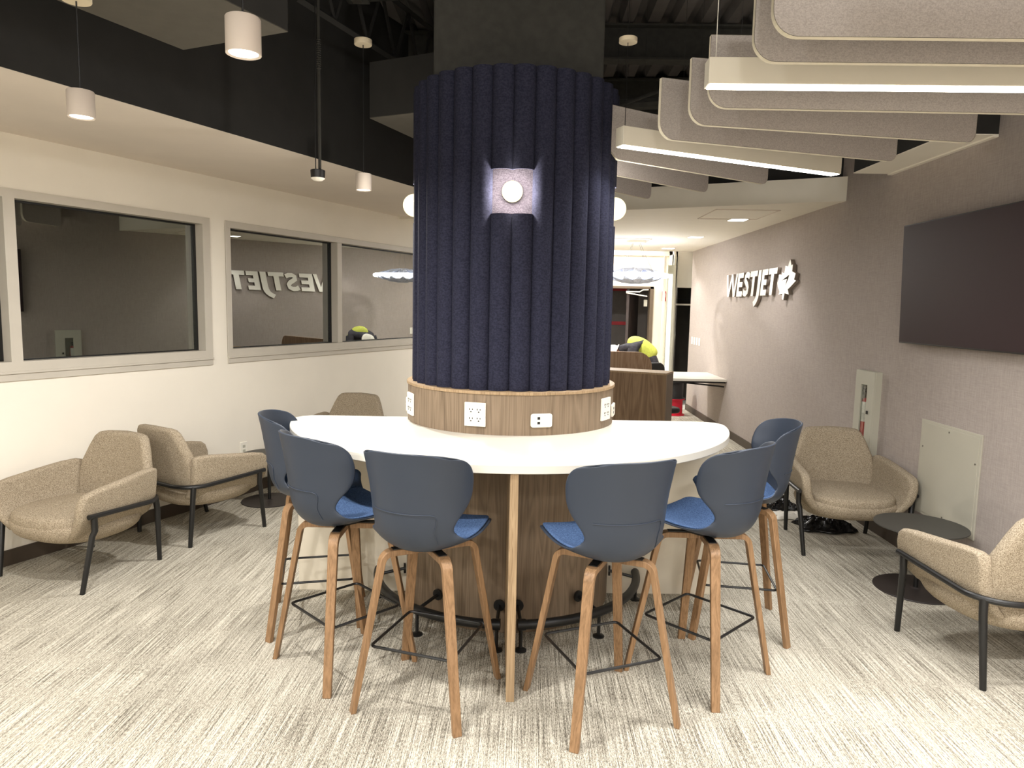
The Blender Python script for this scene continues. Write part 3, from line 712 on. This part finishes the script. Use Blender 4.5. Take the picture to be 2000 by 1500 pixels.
# extinguisher cabinet, hollow with a window slot
cb = empty('extinguisher_cabinet', (XR, 5.62, .98), 0, 'pale grey fire extinguisher cabinet with a slot window on the taupe wall', 'cabinet')
d = .046; hw = .155; y0, y1 = -hw, hw; zt, zb = .265, -.40; bk = .12
g = G(); t = .010
g.bb(-d, bk, y0, y0+t, zb, zt); g.bb(-d, bk, y1-t, y1, zb, zt); g.bb(-d, bk, y0+t, y1-t, zt-t, zt); g.bb(-d, bk, y0+t, y1-t, zb, zb+t); g.bb(bk-.006, bk, y0+t, y1-t, zb+t, zt-t)
g.obj('body', 'cab', cb, smooth=0)
g = G(); wy0, wy1, wz0, wz1 = -.045, .055, -.30, .155
g.bb(-d-.012, -d, y0+.002, wy0, zb+.002, zt-.002); g.bb(-d-.012, -d, wy1, y1-.002, zb+.002, zt-.002); g.bb(-d-.012, -d, wy0, wy1, wz1, zt-.002); g.bb(-d-.012, -d, wy0, wy1, zb+.002, wz0)
g.obj('door', 'cab', cb, smooth=0)
G().bb(-d-.006, -d-.003, wy0, wy1, wz0, wz1).obj('window_pane', 'clear', cb, smooth=0)
G().bb(-d-.02, -d-.01, -.085, -.065, -.07, -.045).obj('latch', 'blackmetal', cb, smooth=0)
ex = empty('fire_extinguisher', (XR+.016, 5.690, .592), 0, 'red fire extinguisher with white label inside the grey cabinet', 'fire extinguisher')
G().lathe([(1e-4, 0), (.052, 0), (.055, .01), (.055, .38), (.045, .42), (.015, .44), (1e-4, .44)], n=28).obj('cylinder', 'red', ex)
G().lathe([(.0556, .24), (.0556, .40)], n=20, a0=PI*.95, a1=PI*1.35).obj('label_sticker', 'label', ex)
g = G(); g.cyl((0, 0, .455), .03, .05, 18); g.box((-.01, 0, .495), (.08, .024, .03)); g.tube([(0, .02, .46), (-.01, .062, .40), (-.02, .066, .15)], .009, 6)
g.obj('valve_and_hose', 'blackmetal', ex)
ap = empty('access_panel', (XR, 4.54, .68), 0, 'flat pale grey access panel low on the taupe wall', 'access panel')
G().bb(-.010, 0, -.325, .325, -.345, .305).obj('flange', 'panel', ap, smooth=0, bevel=.002)
G().bb(-.013, -.009, -.305, .305, -.325, .285).obj('door', 'panel', ap, smooth=0, bevel=.001)
for y, z in ((0, .265), (-.285, .12), (0, -.30), (.285, .12)): G().cyl((-.0135, y, z), .006, .003, 10, 'X').obj('screw', 'steel', ap)
# wall sign
sg = bpy.data.objects.new('wall_sign', None); COL.objects.link(sg)
tag(sg, 'raised white WESTJET letters with a maple leaf emblem on the taupe wall', 'sign')
sg.matrix_world = Matrix(((0, 0, -1, XR), (-1, 0, 0, 9.756), (0, 1, 0, 1.877), (0, 0, 0, 1)))
CH = .296
def extr(name, polys, mat, z0, z1, parent):
    cu = bpy.data.curves.new(name, 'CURVE'); cu.dimensions = '2D'; cu.fill_mode = 'BOTH'; cu.extrude = (z1-z0)/2; cu.bevel_depth = 0
    for p in polys:
        s = cu.splines.new('POLY'); s.points.add(len(p)-1); s.use_cyclic_u = True
        for i, (a, b) in enumerate(p): s.points[i].co = (a, b, 0, 1)
    o = bpy.data.objects.new(name, cu); COL.objects.link(o); bpy.context.view_layer.update()
    me = bpy.data.meshes.new_from_object(o.evaluated_get(bpy.context.evaluated_depsgraph_get()))
    COL.objects.unlink(o); bpy.data.objects.remove(o)
    q = bpy.data.objects.new(name, me); COL.objects.link(q); me.materials.clear(); me.materials.append(M[mat]); me.materials.append(M['sideshade']); q.parent = parent
    for f in me.polygons: f.material_index = 1 if abs(f.normal.z) < .5 else 0  # side faces coloured darker taupe for the shade on them
    q.location = (0, 0, (z0+z1)/2); return q
sl = lambda p: [(a+.055*b, b*CH) for a, b in p]
L_W = [(-.045, 1), (.022, 1), (.100, .25), (.190, 1), (.250, 1), (.352, .25), (.395, 1), (.462, 1), (.398, 0), (.320, 0), (.222, .72), (.142, 0), (.065, 0)]
def L_E(x, w_): return [(x, 0), (x, 1), (x+w_, 1), (x+w_, .78), (x+.085, .78), (x+.085, .61), (x+w_-.02, .61), (x+w_-.02, .40), (x+.085, .40), (x+.085, .22), (x+w_, .22), (x+w_, 0)]
def L_T(x, w_): c = x+w_/2; return [(x, 1), (x+w_, 1), (x+w_, .78), (c+.044, .78), (c+.044, 0), (c-.044, 0), (c-.044, .78), (x, .78)]
def L_S(x, w_):
    c = [(.95, .80), (.72, .875), (.42, .885), (.22, .80), (.22, .665), (.42, .57), (.66, .47), (.80, .34), (.76, .19), (.52, .11), (.24, .125), (.02, .20)]
    Lf, Rt = [], []
    for i in range(len(c)):
        p, q = c[max(i-1, 0)], c[min(i+1, len(c)-1)]; tx, ty = (q[0]-p[0])*w_, (q[1]-p[1])*CH; l = math.hypot(tx, ty); k = .036
        cx, cy = x+c[i][0]*w_, c[i][1]
        Lf.append((cx-ty/l*k, cy+tx/l*k/CH)); Rt.append((cx+ty/l*k, cy-tx/l*k/CH))
    return Lf+Rt[::-1]
L_J = [(1.285, 1), (1.385, 1), (1.380, .1), (1.365, -.08), (1.33, -.24), (1.28, -.36), (1.225, -.44), (1.178, -.24), (1.225, -.17), (1.26, -.07), (1.278, .08), (1.285, .3)]
for nm, p in (('letter_w', L_W), ('letter_e', L_E(.478, .235)), ('letter_s', L_S(.745, .225)), ('letter_t', L_T(.985, .265)), ('letter_j', L_J), ('letter_e', L_E(1.415, .195)), ('letter_t', L_T(1.635, .27))):
    extr(nm, [sl(p)], 'letter', .004, .042, sg)
leaf = [(2.32, .359), (2.358, .293), (2.393, .304), (2.388, .233), (2.486, .208), (2.454, .147), (2.507, .134), (2.348, .07), (2.294, .053), (2.332, -.002), (2.21, .013), (2.184, -.06), (2.139, -.046), (2.142, .01), (2.026, -.001), (2.059, .031), (1.995, .087), (1.976, .132), (2.014, .164), (2.011, .217), (2.098, .209), (2.103, .236), (2.159, .223), (2.181, .251), (2.187, .302), (2.265, .291), (2.289, .332)]
extr('maple_leaf', [leaf, [(2.092, .147), (2.314, .204), (2.284, .153), (2.215, .086), (2.253, .163)]], 'letter', .004, .042, sg)
# light switches, outlet
for i in range(4):
    y = 11.75-i*.165
    e = empty('light_switch', (XR, y, 1.19), 0, ('white wall switch by the closet, leftmost of four', 'white wall switch, second of the row of four', 'white wall switch, third of the row of four', 'white wall switch nearest the sign, last of four')[i], 'switch', 'row of white switches')
    G().bb(-.008, 0, -.042, .042, -.06, .06).obj('plate', 'plastic', e, smooth=0, bevel=.002); G().bb(-.012, -.007, -.012, .012, -.03, .03).obj('toggle', 'plastic', e, smooth=0)
p = LW(4.50, 0, .41)
e = empty('wall_outlet', p, -PH+PI/2-PI/2, 'white outlet on the left wall beside the small round table', 'outlet')
G().bb(0, .008, -.038, .038, -.058, .058).obj('plate', 'plastic', e, smooth=0, bevel=.002)
for z in (-.02, .02): G().bb(.007, .010, -.014, .014, z-.012, z+.012).obj('socket', 'slot' if 0 else 'cab', e, smooth=0)
# rubbish below the far right armchair
def crumple(name, loc, sx, sy, sz, n, mat, lb, cat, seed):
    rnd = random.Random(seed); ph = [(rnd.uniform(3, 26), rnd.uniform(3, 26), rnd.uniform(0, 6.3)) for _ in range(9)]
    def f(u, v):
        x, y = 2*u-1, 2*v-1; r = min(1, math.hypot(x, y)); h = sum(abs(sin(a*x+b*y+c)) for a, b, c in ph)/9
        e = 1+.16*sin(5*math.atan2(y, x)+seed)
        k = min(1, 1/max(abs(x), abs(y), 1e-6)*r) if r else 1
        return (x*sx*e, y*sy*e, .004+sz*max(0, (1-max(abs(x), abs(y))**3))*h*1.6)
    g = G(); g.grid(n, n, f); o = g.obj(name, mat, smooth=25, solid=.002, loc=loc); tag(o, lb, cat); return o
crumple('plastic_wrap', (2.40, 5.46, 0), .20, .13, .075, 34, 'bag', 'crumpled black plastic wrap on the carpet under the right armchair', 'plastic wrap', 3)
crumple('plastic_wrap', (2.24, 6.05, 0), .12, .14, .07, 26, 'bag', 'small black plastic bundle behind the right armchair by the stool', 'plastic wrap', 5)
crumple('paper_sheet', (2.24, 5.76, 0), .14, .10, .03, 16, 'paper', 'white crumpled sheet on the carpet behind the right armchair', 'sheet', 8)
g = G()
for k in range(5): g.tube([(.07*cos(a*PI/8)*(1-.06*k), .05*sin(a*PI/8), .008+.012*k) for a in range(16)], .004, 5, closed=True)
tag(g.obj('cable_coil', 'plastic', loc=(2.66, 4.62, 0)), 'pale coiled cable on the floor under the right side table', 'cable')

# ------------------------------------------------------------------ hall
co = empty('reception_counter', (1.39, 6.95, 0), -PH, 'dark oak reception counter seen past the column', 'counter')
G().bb(-2.0, 0, 0, .04, 0, 1.05).obj('front_panel', 'oak2', co, smooth=0)
G().bb(-2.0, 0, .04, .32, 0, 1.05).obj('body', 'jamb', co, smooth=0)
G().bb(-2.0, .001, -.001, .32, 1.05, 1.068).obj('top', 'oakedge', co, smooth=0)
ds = empty('wall_desk', (XR, 10.15, .76), 0, 'white cantilevered desk slab fixed to the taupe wall', 'desk')
G().bb(-1.35, 0, -.52, .52, -.035, 0).obj('desktop', 'quartz', ds, smooth=0, bevel=.003)
g = G(); g.bb(-1.35, -.01, -.48, -.44, -.06, -.035); g.tube([(-.7, -.46, -.05), (-.10, -.46, -.10), (-.02, -.46, -.11)], .012, 6); g.obj('bracket', 'blackmetal', ds, smooth=0)
# curved oak screen and chair behind the counter
sc_ = empty('curved_screen', (1.0, 8.15, 0), 0, 'rounded-corner oak desk screen in front of the bending worker', 'screen')
out = [(-1.0, .70), (.27, .70)]+arc(.27-.13, 1.20-.13, .13, 0, PI/2, 8)+[(-1.0, 1.20)]
out = [(a, b) for a, b in out]
G().prism([(-1.0, 0), (.46, 0), (.46, .98)]+arc(.46-.17, 1.20-.17, .17, 0, PI/2, 10)+[(-1.0, 1.20)], -.02, .02, lambda a, b, c: (a, c+.10*(a*a), b)).obj('panel', 'oak3', sc_, smooth=30)
oc = empty('office_chair', (1.66, 8.75, 0), R(200), 'black chair back poking up beside the oak screen', 'chair')
G().cushion(rrect(-.2, .2, .55, 1.02, .08), .05, .02, lambda a, b, h: (a, -.2+h-.1*(b-.8), b)).obj('backrest', 'blackmetal', oc, smooth=180)
G().cushion(rrect(-.22, .22, -.2, .22, .08), .07, .03, lambda a, b, h: (a, b, .46+h)).obj('seat', 'blackmetal', oc, smooth=180)
g = G(); g.tube([(0, 0, .06), (0, 0, .44)], .025, 10)
for k in range(5): g.tube([(0, 0, .08), (.28*cos(k*1.2566), .28*sin(k*1.2566), .04)], .018, 6); g.lathe([(.01, -.02), (.025, -.01), (.025, .01), (.01, .02)], (.28*cos(k*1.2566), .28*sin(k*1.2566), .025), 10, axis='X')
g.tube([(0, -.1, .44), (0, -.21, .5), (0, -.21, .6)], .015, 6); g.obj('base', 'blackmetal', oc)
# cable spools on the hall floor
def spool(x, y, z, mat, lb):
    e = empty('cable_spool', (x, y, z), 0, lb, 'spool')
    G().lathe([(1e-4, .012), (.13, .012), (.13, .26), (1e-4, .26)], n=24).obj('wound_cable', mat, e)
    g = G(); g.cyl((0, 0, .006), .165, .012, 28); g.cyl((0, 0, .266), .165, .012, 28); g.obj('flange', mat, e)
spool(2.42, 11.35, 0, 'redcable', 'red cable spool on the hall floor under the desk'); spool(2.42, 11.35, .272, 'cable', 'black cable spool stacked on top of the red one')
# far wall with doorway
YF = 13.0
g = G(); g.bb(-1, 1.0, YF, YF+.15, 0, 3.1); g.bb(1.0, 2.30, YF, YF+.15, 2.10, 3.1); g.bb(2.30, 2.56, YF, YF+.15, 0, 3.1)
struct(g.obj('wall_far', 'white', smooth=0))
struct(G().bb(-.5, 2.56, YF-.03, YF, 2.655, 2.70).obj('trim_1', 'white', smooth=0))
dr = struct(G().bb(2.24, 2.30, YF-.02, YF+.16, 0, 2.10).bb(.98, 1.04, YF-.02, YF+.16, 0, 2.10).bb(.98, 2.30, YF-.02, YF+.16, 2.06, 2.10).obj('door_1', 'jamb', smooth=0))
G().box((1.99, YF+.42, 1.03), (.05, .74, 2.05), R(-22)).obj('door_leaf', 'doorleaf', dr, smooth=0)
g = G(); g.tube([(2.2, YF-.03, 2.04), (2.10, YF-.08, 2.035), (2.04, YF-.05, 2.0), (1.80, YF-.02, 2.0)], .012, 6); g.tube([(1.80, YF-.02, 1.98), (2.18, YF-.06, 1.92)], .012, 6); g.obj('door_closer', 'plastic', dr)
G().bb(2.13, 2.19, YF-.03, YF+.0, 1.74, 1.86).obj('strike_plate', 'cab', dr, smooth=0)
struct(G().bb(-1, 3, 14.6, 14.7, 0, 3.1).obj('wall_corridor', 'corr', smooth=0))
for z, lb in ((2.085, 'upper red warning tape across the corridor beyond the door'), (1.39, 'lower red warning tape across the corridor beyond the door')):
    e = empty('warning_tape', (1.7, 14.58, z), 0, lb, 'tape')
    G().bb(-.8, .42, -.004, .004, -.035, .035).obj('strip', 'redtape', e, smooth=0)
    fc = bpy.data.curves.new('lettering', 'FONT'); fc.body = 'DANGER  DANGER'; fc.size = .062; fc.extrude = .001
    t0 = bpy.data.objects.new('lettering', fc); COL.objects.link(t0); bpy.context.view_layer.update()
    me = bpy.data.meshes.new_from_object(t0.evaluated_get(bpy.context.evaluated_depsgraph_get())); bpy.data.objects.remove(t0)
    t = bpy.data.objects.new('lettering', me); COL.objects.link(t); me.materials.clear(); me.materials.append(M['slot']); t.parent = e
    t.location = (-.68, -.006, -.022); t.rotation_euler = (PI/2, 0, 0)
al = empty('fire_alarm', (2.49, YF, 1.93), 0, 'small red fire alarm on the white far wall', 'fire alarm')
G().bb(-.035, .035, -.05, 0, -.09, .09).obj('housing', 'red', al, smooth=0, bevel=.006); G().bb(-.02, .02, -.06, -.05, -.02, .05).obj('strobe', 'plastic', al, smooth=0)
# glazed return and closet opening at the end of the taupe wall
gp = struct(G().bb(2.56, 2.60, 12.55, 13.0, 0, 2.66).bb(2.33, 2.37, 12.25, 12.29, 0, 2.60).obj('trim_2', 'white', smooth=0))
G().bb(2.37, 2.58, 12.26, 12.272, 0, 2.6).obj('glass_sidelight', 'clear', gp, smooth=0)
e = empty('lit_wall_standin', (2.47, 12.34, 0), 0, 'tall glowing white strip standing in for a lit wall beside the closet', 'light')  # glowing strip added in place of a brightly lit wall behind glass
G().bb(-.05, .05, .01, .05, 0, 2.45).obj('glow_backing', 'fixture', e, smooth=0); G().bb(-.035, .035, 0, .01, .05, 2.3).obj('diffuser', 'wallglow', e, smooth=0)
g = G(); g.bb(2.60, 5.0, 12.6, 12.7, 2.08, 3.1); g.bb(2.56, 2.63, 12.6, 12.7, 0, 3.1); g.bb(3.2, 5, 12.6, 12.7, 0, 3.1)
struct(g.obj('wall_hall_right', 'cream', smooth=0))
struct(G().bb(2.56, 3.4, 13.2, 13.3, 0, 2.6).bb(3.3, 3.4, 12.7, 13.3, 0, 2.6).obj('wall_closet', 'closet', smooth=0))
cs = empty('closet_shelf', (2.96, 12.95, 1.80), 0, 'white-edged shelf inside the dark closet', 'shelf')
G().bb(-.34, .33, -.2, .24, -.02, .0).obj('board', 'closet', cs, smooth=0); G().bb(-.34, .33, -.21, -.2, -.03, .0).obj('edge', 'plastic', cs, smooth=0)
G().tube([(-.34, -.1, .08), (.33, -.1, .08)], .012, 8).obj('rod', 'blackmetal', cs)
# recessed hall lights
for i, y in enumerate((7.75, 9.65, 11.5)):
    e = empty('recessed_light', (2.24, y, 2.667), 0, ('square recessed ceiling light nearest, in line with the sign', 'square recessed ceiling light in the middle of the hall row', 'square recessed ceiling light farthest down the hall')[i], 'ceiling light', 'square recessed hall lights')
    G().bb(-.10, .10, -.10, .10, -.004, .0).obj('frame', 'fixture', e, smooth=0); G().bb(-.085, .085, -.085, .085, -.006, -.003).obj('lens', 'troffer', e, smooth=0)
    lamp('SPOT', 'recessed_lamp', (0, 0, -.02), 38, (1, .95, .93), .06, spot=110, blend=.5, parent=e)
for i, (x, y) in enumerate(((.9, 8.6), (.9, 11.0))):
    e = empty('recessed_light', (x, y, 2.667), 0, ('square recessed ceiling light hidden behind the column', 'square recessed ceiling light deep in the hall behind the column')[i], 'ceiling light', 'square recessed hall lights')
    G().bb(-.10, .10, -.10, .10, -.004, .0).obj('frame', 'fixture', e, smooth=0); G().bb(-.085, .085, -.085, .085, -.006, -.003).obj('lens', 'troffer', e, smooth=0)
    lamp('AREA', 'recessed_lamp', (0, 0, -.02), (45, 70)[i], (1, .97, .93), .17, parent=e)
for i, (x0, x1, y0, y1) in enumerate(((1.80, 2.42, 6.97, 7.7), (1.15, 1.72, 10.0, 10.7))):
    g = G()
    for a in ((x0, x1, y0, y0+.012), (x0, x1, y1-.012, y1), (x0, x0+.012, y0, y1), (x1-.012, x1, y0, y1)): g.bb(a[0], a[1], a[2], a[3], 2.660, 2.667)
    tag(g.obj('ceiling_hatch', 'soffit', smooth=0), ('thin outline of a ceiling hatch above the sign', 'thin outline of a ceiling hatch above the ring light')[i], 'hatch')
e = empty('recessed_light', (1.75, 12.55, 3.1), 0, 'added square ceiling light above the far doorway', 'ceiling light', 'square recessed hall lights')  # lamp added to brighten the far wall by the doorway
G().bb(-.10, .10, -.10, .10, -.004, .0).obj('frame', 'fixture', e, smooth=0); G().bb(-.085, .085, -.085, .085, -.006, -.003).obj('lens', 'troffer', e, smooth=0)
lamp('AREA', 'recessed_lamp', (0, 0, -.02), 24, (1, .98, .95), .17, parent=e)
# ring chandelier
rc_ = empty('ring_chandelier', (1.55, 10.3, 2.17), 0, 'glowing ring chandelier with pale folded petals in the hall', 'chandelier')
G().tube([(.46*cos(a*PI/24), .46*sin(a*PI/24), 0) for a in range(48)], .028, 8, closed=True).obj('ring', 'ringglow', rc_)
for k in range(12):
    a = k*PI/6; d = Vector((cos(a), sin(a), 0)); t = Vector((-sin(a), cos(a), 0)); g = G()
    for s in (-1, 1):
        def f(u, v, s=s, d=d, t=t):
            r = .42-.40*u; wv = .07*sin(PI*min(1, u*1.05))*(1+.15*sin(7*u)); z = s*(.02+.085*sin(PI*u*.55)+.012*sin(12*v+9*u))
            return tuple(d*r+t*(2*v-1)*wv+Vector((0, 0, z)))
        g.grid(8, 5, f)
    g.obj('petal', 'petal', rc_, smooth=20, solid=.002)
for k in range(4): a = PI/4+k*PI/2; G().tube([(.3*cos(a), .3*sin(a), .05), (.05*cos(a), .05*sin(a), .485)], .0025, 5).obj('wire', 'steel', rc_)
G().lathe([(1e-4, .462), (.14, .462), (.14, .497), (1e-4, .497)], n=28).obj('ceiling_canopy', 'fixture', rc_)

# ------------------------------------------------------------------ bending worker
pe = empty('person', (1.62, 9.45, 0), 0, 'person in a yellow vest and white cap bending behind the oak screen', 'person')
def skinbody(name, V, E, mat, parent, sub=1, root=0):
    me = bpy.data.meshes.new(name); me.from_pydata([v[0] for v in V], E, []); o = bpy.data.objects.new(name, me); COL.objects.link(o)
    m = o.modifiers.new('skin', 'SKIN'); m.use_smooth_shade = True
    for i, v in enumerate(V):
        rr = v[1]; o.data.skin_vertices[0].data[i].radius = (rr, rr) if not isinstance(rr, tuple) else rr
    o.data.skin_vertices[0].data[root].use_root = True
    s = o.modifiers.new('sub', 'SUBSURF'); s.levels = s.render_levels = sub
    me.materials.append(M[mat]); o.parent = parent; return o
bv = [((.10, 0, .93), .15), ((.0, 0, 1.08), .14), ((-.12, 0, 1.18), .155), ((-.22, 0, 1.20), .14), ((-.33, 0, 1.16), .062), ((-.40, 0, 1.12), .08),
      ((-.20, -.18, 1.17), .065), ((-.26, -.24, .95), .048), ((-.38, -.20, .78), .036), ((-.20, .18, 1.17), .065), ((-.26, .24, .95), .048), ((-.38, .20, .78), .036),
      ((.10, -.10, .86), .10), ((.02, -.12, .48), .065), ((.08, -.12, .07), .045), ((-.06, -.13, .04), .04),
      ((.10, .10, .86), .10), ((.02, .12, .48), .065), ((.08, .12, .07), .045), ((-.06, .13, .04), .04)]
be = [(0, 1), (1, 2), (2, 3), (3, 4), (4, 5), (3, 6), (6, 7), (7, 8), (3, 9), (9, 10), (10, 11), (0, 12), (12, 13), (13, 14), (14, 15), (0, 16), (16, 17), (17, 18), (18, 19)]
skinbody('body', bv, be, 'shirt', pe, 2)
def sphere(c, r, sq=(1, 1, 1), n=20): return G().lathe([(r*sin(PI*i/12)+1e-5, -r*cos(PI*i/12)) for i in range(13)], n=n)
g = G(); g.add([(-.44+x*.105, y*.078, 1.09+z*.10) for x, y, z in [tuple(v) for v in sphere(0, 1).v]], sphere(0, 1).f); g.tube([(-.30, 0, 1.16), (-.40, 0, 1.11)], .055, 10)
g.box((-.50, 0, 1.03), (.03, .024, .03)); g.obj('head', 'skin', pe, smooth=60)
g = G(); h = G().lathe([(1, -.15), (1.28, -.12), (1.05, -.05), (.98, .35), (.72, .75), (.35, .95), (1e-4, 1)], n=24)
Rm = Matrix.Rotation(R(-62), 3, 'Y'); g.add([tuple(Rm @ Vector((x*.105, y*.09, z*.10))+Vector((-.452, 0, 1.105))) for x, y, z in h.v], h.f); g.obj('helmet', 'plastic', pe, smooth=50, label='white safety helmet')
skinbody('vest', [((.08, 0, 1.01), .158), ((.0, 0, 1.09), .158), ((-.10, 0, 1.17), .17), ((-.20, 0, 1.205), .158), ((-.27, 0, 1.19), .11)], [(0, 1), (1, 2), (2, 3), (3, 4)], 'vest', pe, 2)
g = G()
for s in (-1, 1): g.tube([(-.21, s*.19, 1.16), (-.27, s*.245, .96)], [.074, .058], 12)
g.obj('sleeve', 'shirt', pe, smooth=60)
for s in (-1, 1):
    V = [((-.38, s*.20, .78), .030), ((-.41, s*.19, .73), .032), ((-.43, s*.19, .70), .026)]; E_ = [(0, 1), (1, 2)]
    for k in range(4):
        V += [((-.435-.006*k, s*(.165+.018*k), .67), .0095), ((-.44-.006*k, s*(.16+.019*k), .635), .008)]; E_ += [(2, 3+2*k), (3+2*k, 4+2*k)]
    V += [((-.39, s*.165, .71), .010), ((-.40, s*.15, .675), .009)]; E_ += [(1, 11), (11, 12)]
    skinbody('hand', V, E_, 'skin', pe, 1)
